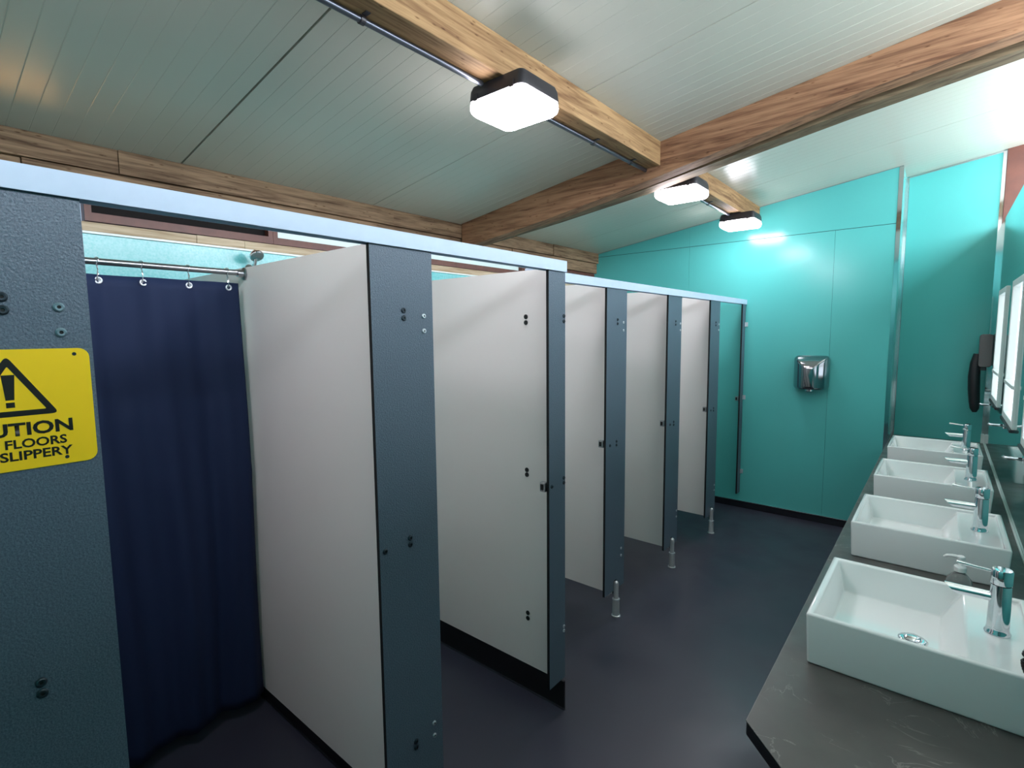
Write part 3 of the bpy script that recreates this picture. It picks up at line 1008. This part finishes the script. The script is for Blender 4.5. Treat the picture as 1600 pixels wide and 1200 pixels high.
# ------------------------------------------------------------------ basins
BX0, BX1, BH = -0.245, 0.222, 0.142
BD = 0.455
def make_basin(y0, label):
    t = thing('wash_basin', ((BX0 + BX1) / 2, y0 + BD / 2, ZC), label, 'basin', 'white basins on the worktop')
    y1 = y0 + BD
    zr, zl, zb = ZC + BH, ZC + BH - 0.014, ZC + 0.045
    r = 0.017
    bm = bmesh.new()
    V = lambda *c: bm.verts.new(c)
    Ob = [V(BX0 + .006, y0 + .006, ZC), V(BX1 - .006, y0 + .006, ZC), V(BX1 - .006, y1 - .006, ZC), V(BX0 + .006, y1 - .006, ZC)]
    Ot = [V(BX0, y0, zr), V(BX1, y0, zr), V(BX1, y1, zr), V(BX0, y1, zr)]
    xl = 0.085
    a, b, c, d = V(BX0 + r, y0 + r, zr), V(BX1 - r, y0 + r, zr), V(BX1 - r, y1 - r, zr), V(BX0 + r, y1 - r, zr)
    e1, b1, c1, f1 = V(xl, y0 + r + .001, zl), V(BX1 - r - .002, y0 + r + .001, zl), V(BX1 - r - .002, y1 - r - .001, zl), V(xl, y1 - r - .001, zl)
    e, f = V(xl, y0 + r, zr), V(xl, y1 - r, zr)
    s = .022
    a2, e2, f2, d2 = V(BX0 + r + s, y0 + r + s, zb), V(xl - .045, y0 + r + s, zb), V(xl - .045, y1 - r - s, zb), V(BX0 + r + s, y1 - r - s, zb)
    Fc = bm.faces.new
    Fc(Ob)
    for i in range(4):
        j = (i + 1) % 4
        Fc((Ob[i], Ob[j], Ot[j], Ot[i]))
    Fc((Ot[0], Ot[1], b, e, a)); Fc((Ot[1], Ot[2], c, b)); Fc((Ot[2], Ot[3], d, f, c)); Fc((Ot[3], Ot[0], a, d))
    Fc((e, b, b1, e1)); Fc((b, c, c1, b1)); Fc((c, f, f1, c1)); Fc((b1, c1, f1, e1))
    Fc((a, e, e1)); Fc((a, e1, e2, a2)); Fc((f, d, f1)); Fc((f1, d, d2, f2))
    Fc((d, a, a2, d2)); Fc((e1, f1, f2, e2)); Fc((a2, e2, f2, d2))
    put('bowl', bm, CERAMIC, t, smooth=True, bevel=0.0065, segs=4)
    dc = (-0.02, y0 + BD / 2 - 0.005, zb)
    bm = bmesh.new()
    lathe(bm, [(0.0, 0.003), (0.016, 0.003), (0.026, 0.0045), (0.031, 0.003), (0.034, 0.0002)], dc, n=28)
    w = put('waste_ring', bm, CHROME, t, smooth=True)
    bm = bmesh.new()
    lathe(bm, [(0.021, 0.004), (0.021, 0.007), (0.017, 0.010), (0.008, 0.0115), (0.0, 0.012)], dc, n=24)
    g = put('plug', bm, CHROME, t, smooth=True)
    return t

def make_tap(y, label):
    zl = ZC + BH - 0.0138
    cx = 0.146
    t = thing('mixer_tap', (cx, y, zl), label, 'tap', 'chrome mixer taps on the basins')
    c = (cx, y, zl)
    bm = bmesh.new()
    lathe(bm, [(0.0, 0), (0.0265, 0), (0.0265, 0.004), (0.0235, 0.008), (0.0225, 0.02), (0.0205, 0.128), (0.0, 0.128)], c, n=28)
    body = put('body', bm, CHROME, t, smooth=True)
    bm = bmesh.new()
    lathe(bm, [(0.0195, 0.129), (0.0215, 0.132), (0.0215, 0.164), (0.0195, 0.1675), (0.0, 0.1685)], c, n=28)
    cap = put('cap', bm, CHROME, t, smooth=True)
    # spout: tube with an oblique open end
    bm = bmesh.new()
    n = 18
    R = 0.0125
    zc = zl + 0.092
    A = [bm.verts.new((cx - 0.012, y + R * math.cos(2 * math.pi * i / n), zc + R * math.sin(2 * math.pi * i / n))) for i in range(n)]
    E_ = [bm.verts.new((cx - 0.095 - 0.014 * math.sin(2 * math.pi * i / n), y + R * math.cos(2 * math.pi * i / n), zc + R * math.sin(2 * math.pi * i / n))) for i in range(n)]
    G = [bm.verts.new((v.co.x + 0.002, y + (v.co.y - y) * 0.82, zc + (v.co.z - zc) * 0.82)) for v in E_]
    for i in range(n):
        j = (i + 1) % n
        bm.faces.new((A[i], A[j], E_[j], E_[i]))
        bm.faces.new((E_[i], E_[j], G[j], G[i]))
    bm.faces.new(A)
    bm.faces.new(G)
    put('spout', bm, CHROME, t, smooth=True)
    bm = bmesh.new()
    tube(bm, (cx - 0.015, y, zl + 0.158), (cx - 0.088, y, zl + 0.164), 0.0036, 0.0042, n=12)
    put('lever', bm, CHROME, t, smooth=True)
    return t
BYS = [1.523, 2.395, 3.262, 4.125]
b_lb = ['white rectangular basin nearest the chamfered end of the worktop',
        'second white basin from the chamfered worktop end, behind the soap bottle',
        'third white basin from the chamfered worktop end',
        'white basin at the end of the worktop inside the teal niche']
t_lb = ['chrome mixer tap on the basin nearest the chamfered worktop end',
        'chrome mixer tap on the second basin, behind the soap bottle',
        'chrome mixer tap on the third basin from the chamfered worktop end',
        'chrome mixer tap on the last basin inside the teal niche']
b0 = make_basin(BYS[0], b_lb[0])
t0 = make_tap(BYS[0] + 0.222, t_lb[0])
bl, tl = b0.location.copy(), t0.location.copy()
for y, bb, tt in list(zip(BYS, b_lb, t_lb))[1:]:
    dy = y - BYS[0]
    copy_tree(b0, bl + Vector((0, dy, 0)), bb)
    copy_tree(t0, tl + Vector((0, dy, 0)), tt)

# ------------------------------------------------------------------ soap bottle
sp = thing('soap_bottle', (0.083, 2.19, ZC), 'clear pump soap bottle on the worktop between two basins', 'bottle')
c = (0.083, 2.19, ZC)
bm = bmesh.new()
lathe(bm, [(0.0, 0), (0.031, 0), (0.034, 0.004), (0.034, 0.07), (0.031, 0.083), (0.02, 0.097), (0.0135, 0.103), (0.0135, 0.112), (0.0, 0.112)], c, n=24)
put('bottle_body', bm, CLEARPL, sp, smooth=True)
bm = bmesh.new()
lathe(bm, [(0.0, 0.108), (0.0165, 0.108), (0.0165, 0.122), (0.013, 0.126), (0.0065, 0.127), (0.0055, 0.148), (0.0, 0.148)], c, n=20)
put('pump_collar', bm, SOAPPL, sp, smooth=True)
bm = bmesh.new()
lathe(bm, [(0.0, 0.146), (0.011, 0.146), (0.0115, 0.156), (0.009, 0.159), (0.0, 0.16)], c, n=18)
sweep(bm, [(0.079, 2.19, ZC + .1535), (0.062, 2.19, ZC + .1545), (0.048, 2.19, ZC + .152), (0.041, 2.19, ZC + .145)], [0.0062, 0.0055, 0.005, 0.0042], n=10)
put('pump_head', bm, SOAPPL, sp, smooth=True)

# ------------------------------------------------------------------ hair dryer on the wall in the niche corner
hr = thing('hair_dryer', (XR, 5.33, 1.0), 'dark wall mounted hair dryer in the corner of the teal niche', 'hair dryer')
bm = bmesh.new()
prism(bm, rrect(0.212, XR - 0.001, 1.372, 1.62, 0.022), 'Y', 5.285, 5.375)
h1 = put('holder', bm, GREYPL, hr, bevel=0.006)
bm = bmesh.new()
path = [(0.208, 5.33, 1.47), (0.198, 5.33, 1.40), (0.196, 5.33, 1.30), (0.200, 5.33, 1.20), (0.208, 5.33, 1.10), (0.212, 5.33, 1.05), (0.214, 5.33, 1.022)]
sweep(bm, path, [0.024, 0.032, 0.036, 0.036, 0.033, 0.028, 0.014], n=16)
put('handset', bm, DARKPL, hr, smooth=True)
put('cradle', B(0.225, 0.262, 5.31, 5.35, 1.345, 1.3735), DARKPL, hr, bevel=0.004)

# ------------------------------------------------------------------ chrome wall fittings under the windows
hk_lb = ['chrome rod fitting on the glossy wall by the window nearest the hair dryer', 'chrome rod fitting on the glossy wall by the second window from the hair dryer', 'chrome rod fitting on the glossy wall by the third window from the hair dryer']
for (y, z), lb in zip(((4.90, 1.13), (3.95, 1.122), (3.0, 1.115)), hk_lb):
    h = thing('wall_hook', (XR, y, z), lb, 'hook', 'chrome rod fittings under the windows')
    bm = bmesh.new()
    lathe(bm, [(0.0, 0), (0.019, 0), (0.019, -0.004), (0.012, -0.009), (0.0, -0.009)], (XR - 0.0005, y, z), axis='X')
    put('flange', bm, CHROME, h, smooth=True)
    bm = bmesh.new()
    sweep(bm, [(XR - 0.008, y, z), (XR - 0.05, y, z), (XR - 0.064, y, z + 0.001), (XR - 0.07, y, z + 0.008)], [0.0075, 0.0075, 0.007, 0.006], n=12)
    put('rod', bm, CHROME, h, smooth=True)

# ------------------------------------------------------------------ second hair dryer whose coiled cord hangs beside the nearest basin
h2 = thing('hair_dryer', (XR, 1.42, 0.8), 'black hair dryer on the wall with a coiled cord beside the nearest basin', 'hair dryer')
bm = bmesh.new()
prism(bm, rrect(0.20, XR - 0.001, 1.17, 1.40, 0.022), 'Y', 1.37, 1.47)
put('holder', bm, GREYPL, h2, bevel=0.006)
bm = bmesh.new()
sweep(bm, [(0.207, 1.42, 1.30), (0.200, 1.42, 1.23), (0.199, 1.42, 1.16), (0.202, 1.42, 1.09), (0.206, 1.42, 1.05)], [0.02, 0.028, 0.03, 0.027, 0.014], n=16)
put('handset', bm, DARKPL, h2, smooth=True)
bm = bmesh.new()
pts = []
CP = [Vector(q) for q in ((0.24, 1.42, 1.10), (0.206, 1.42, 1.055), (0.1685, 1.42, 0.998), (0.196, 1.42, 0.94), (0.238, 1.425, 0.955), (0.255, 1.43, 1.06), (0.262, 1.43, 1.169), (0.262, 1.43, 1.25))]
TURNS, PER = 13, 10
for k in range(1, len(CP) - 2):
    p0, p1, p2, p3 = CP[k - 1:k + 3]
    for i in range(TURNS * PER):
        w = i / (TURNS * PER)
        base = 0.5 * (2 * p1 + (p2 - p0) * w + (2 * p0 - 5 * p1 + 4 * p2 - p3) * w * w + (3 * p1 - p0 - 3 * p2 + p3) * w ** 3)
        d = (p2 - p1).normalized()
        n1 = Vector((0, 1, 0))
        n2 = d.cross(n1).normalized()
        a = 2 * math.pi * i / PER
        pts.append(base + 0.0115 * (math.cos(a) * n1 + math.sin(a) * n2))
sweep(bm, pts, 0.0026, n=6)
put('coiled_cord', bm, BOLTK, h2, smooth=True)
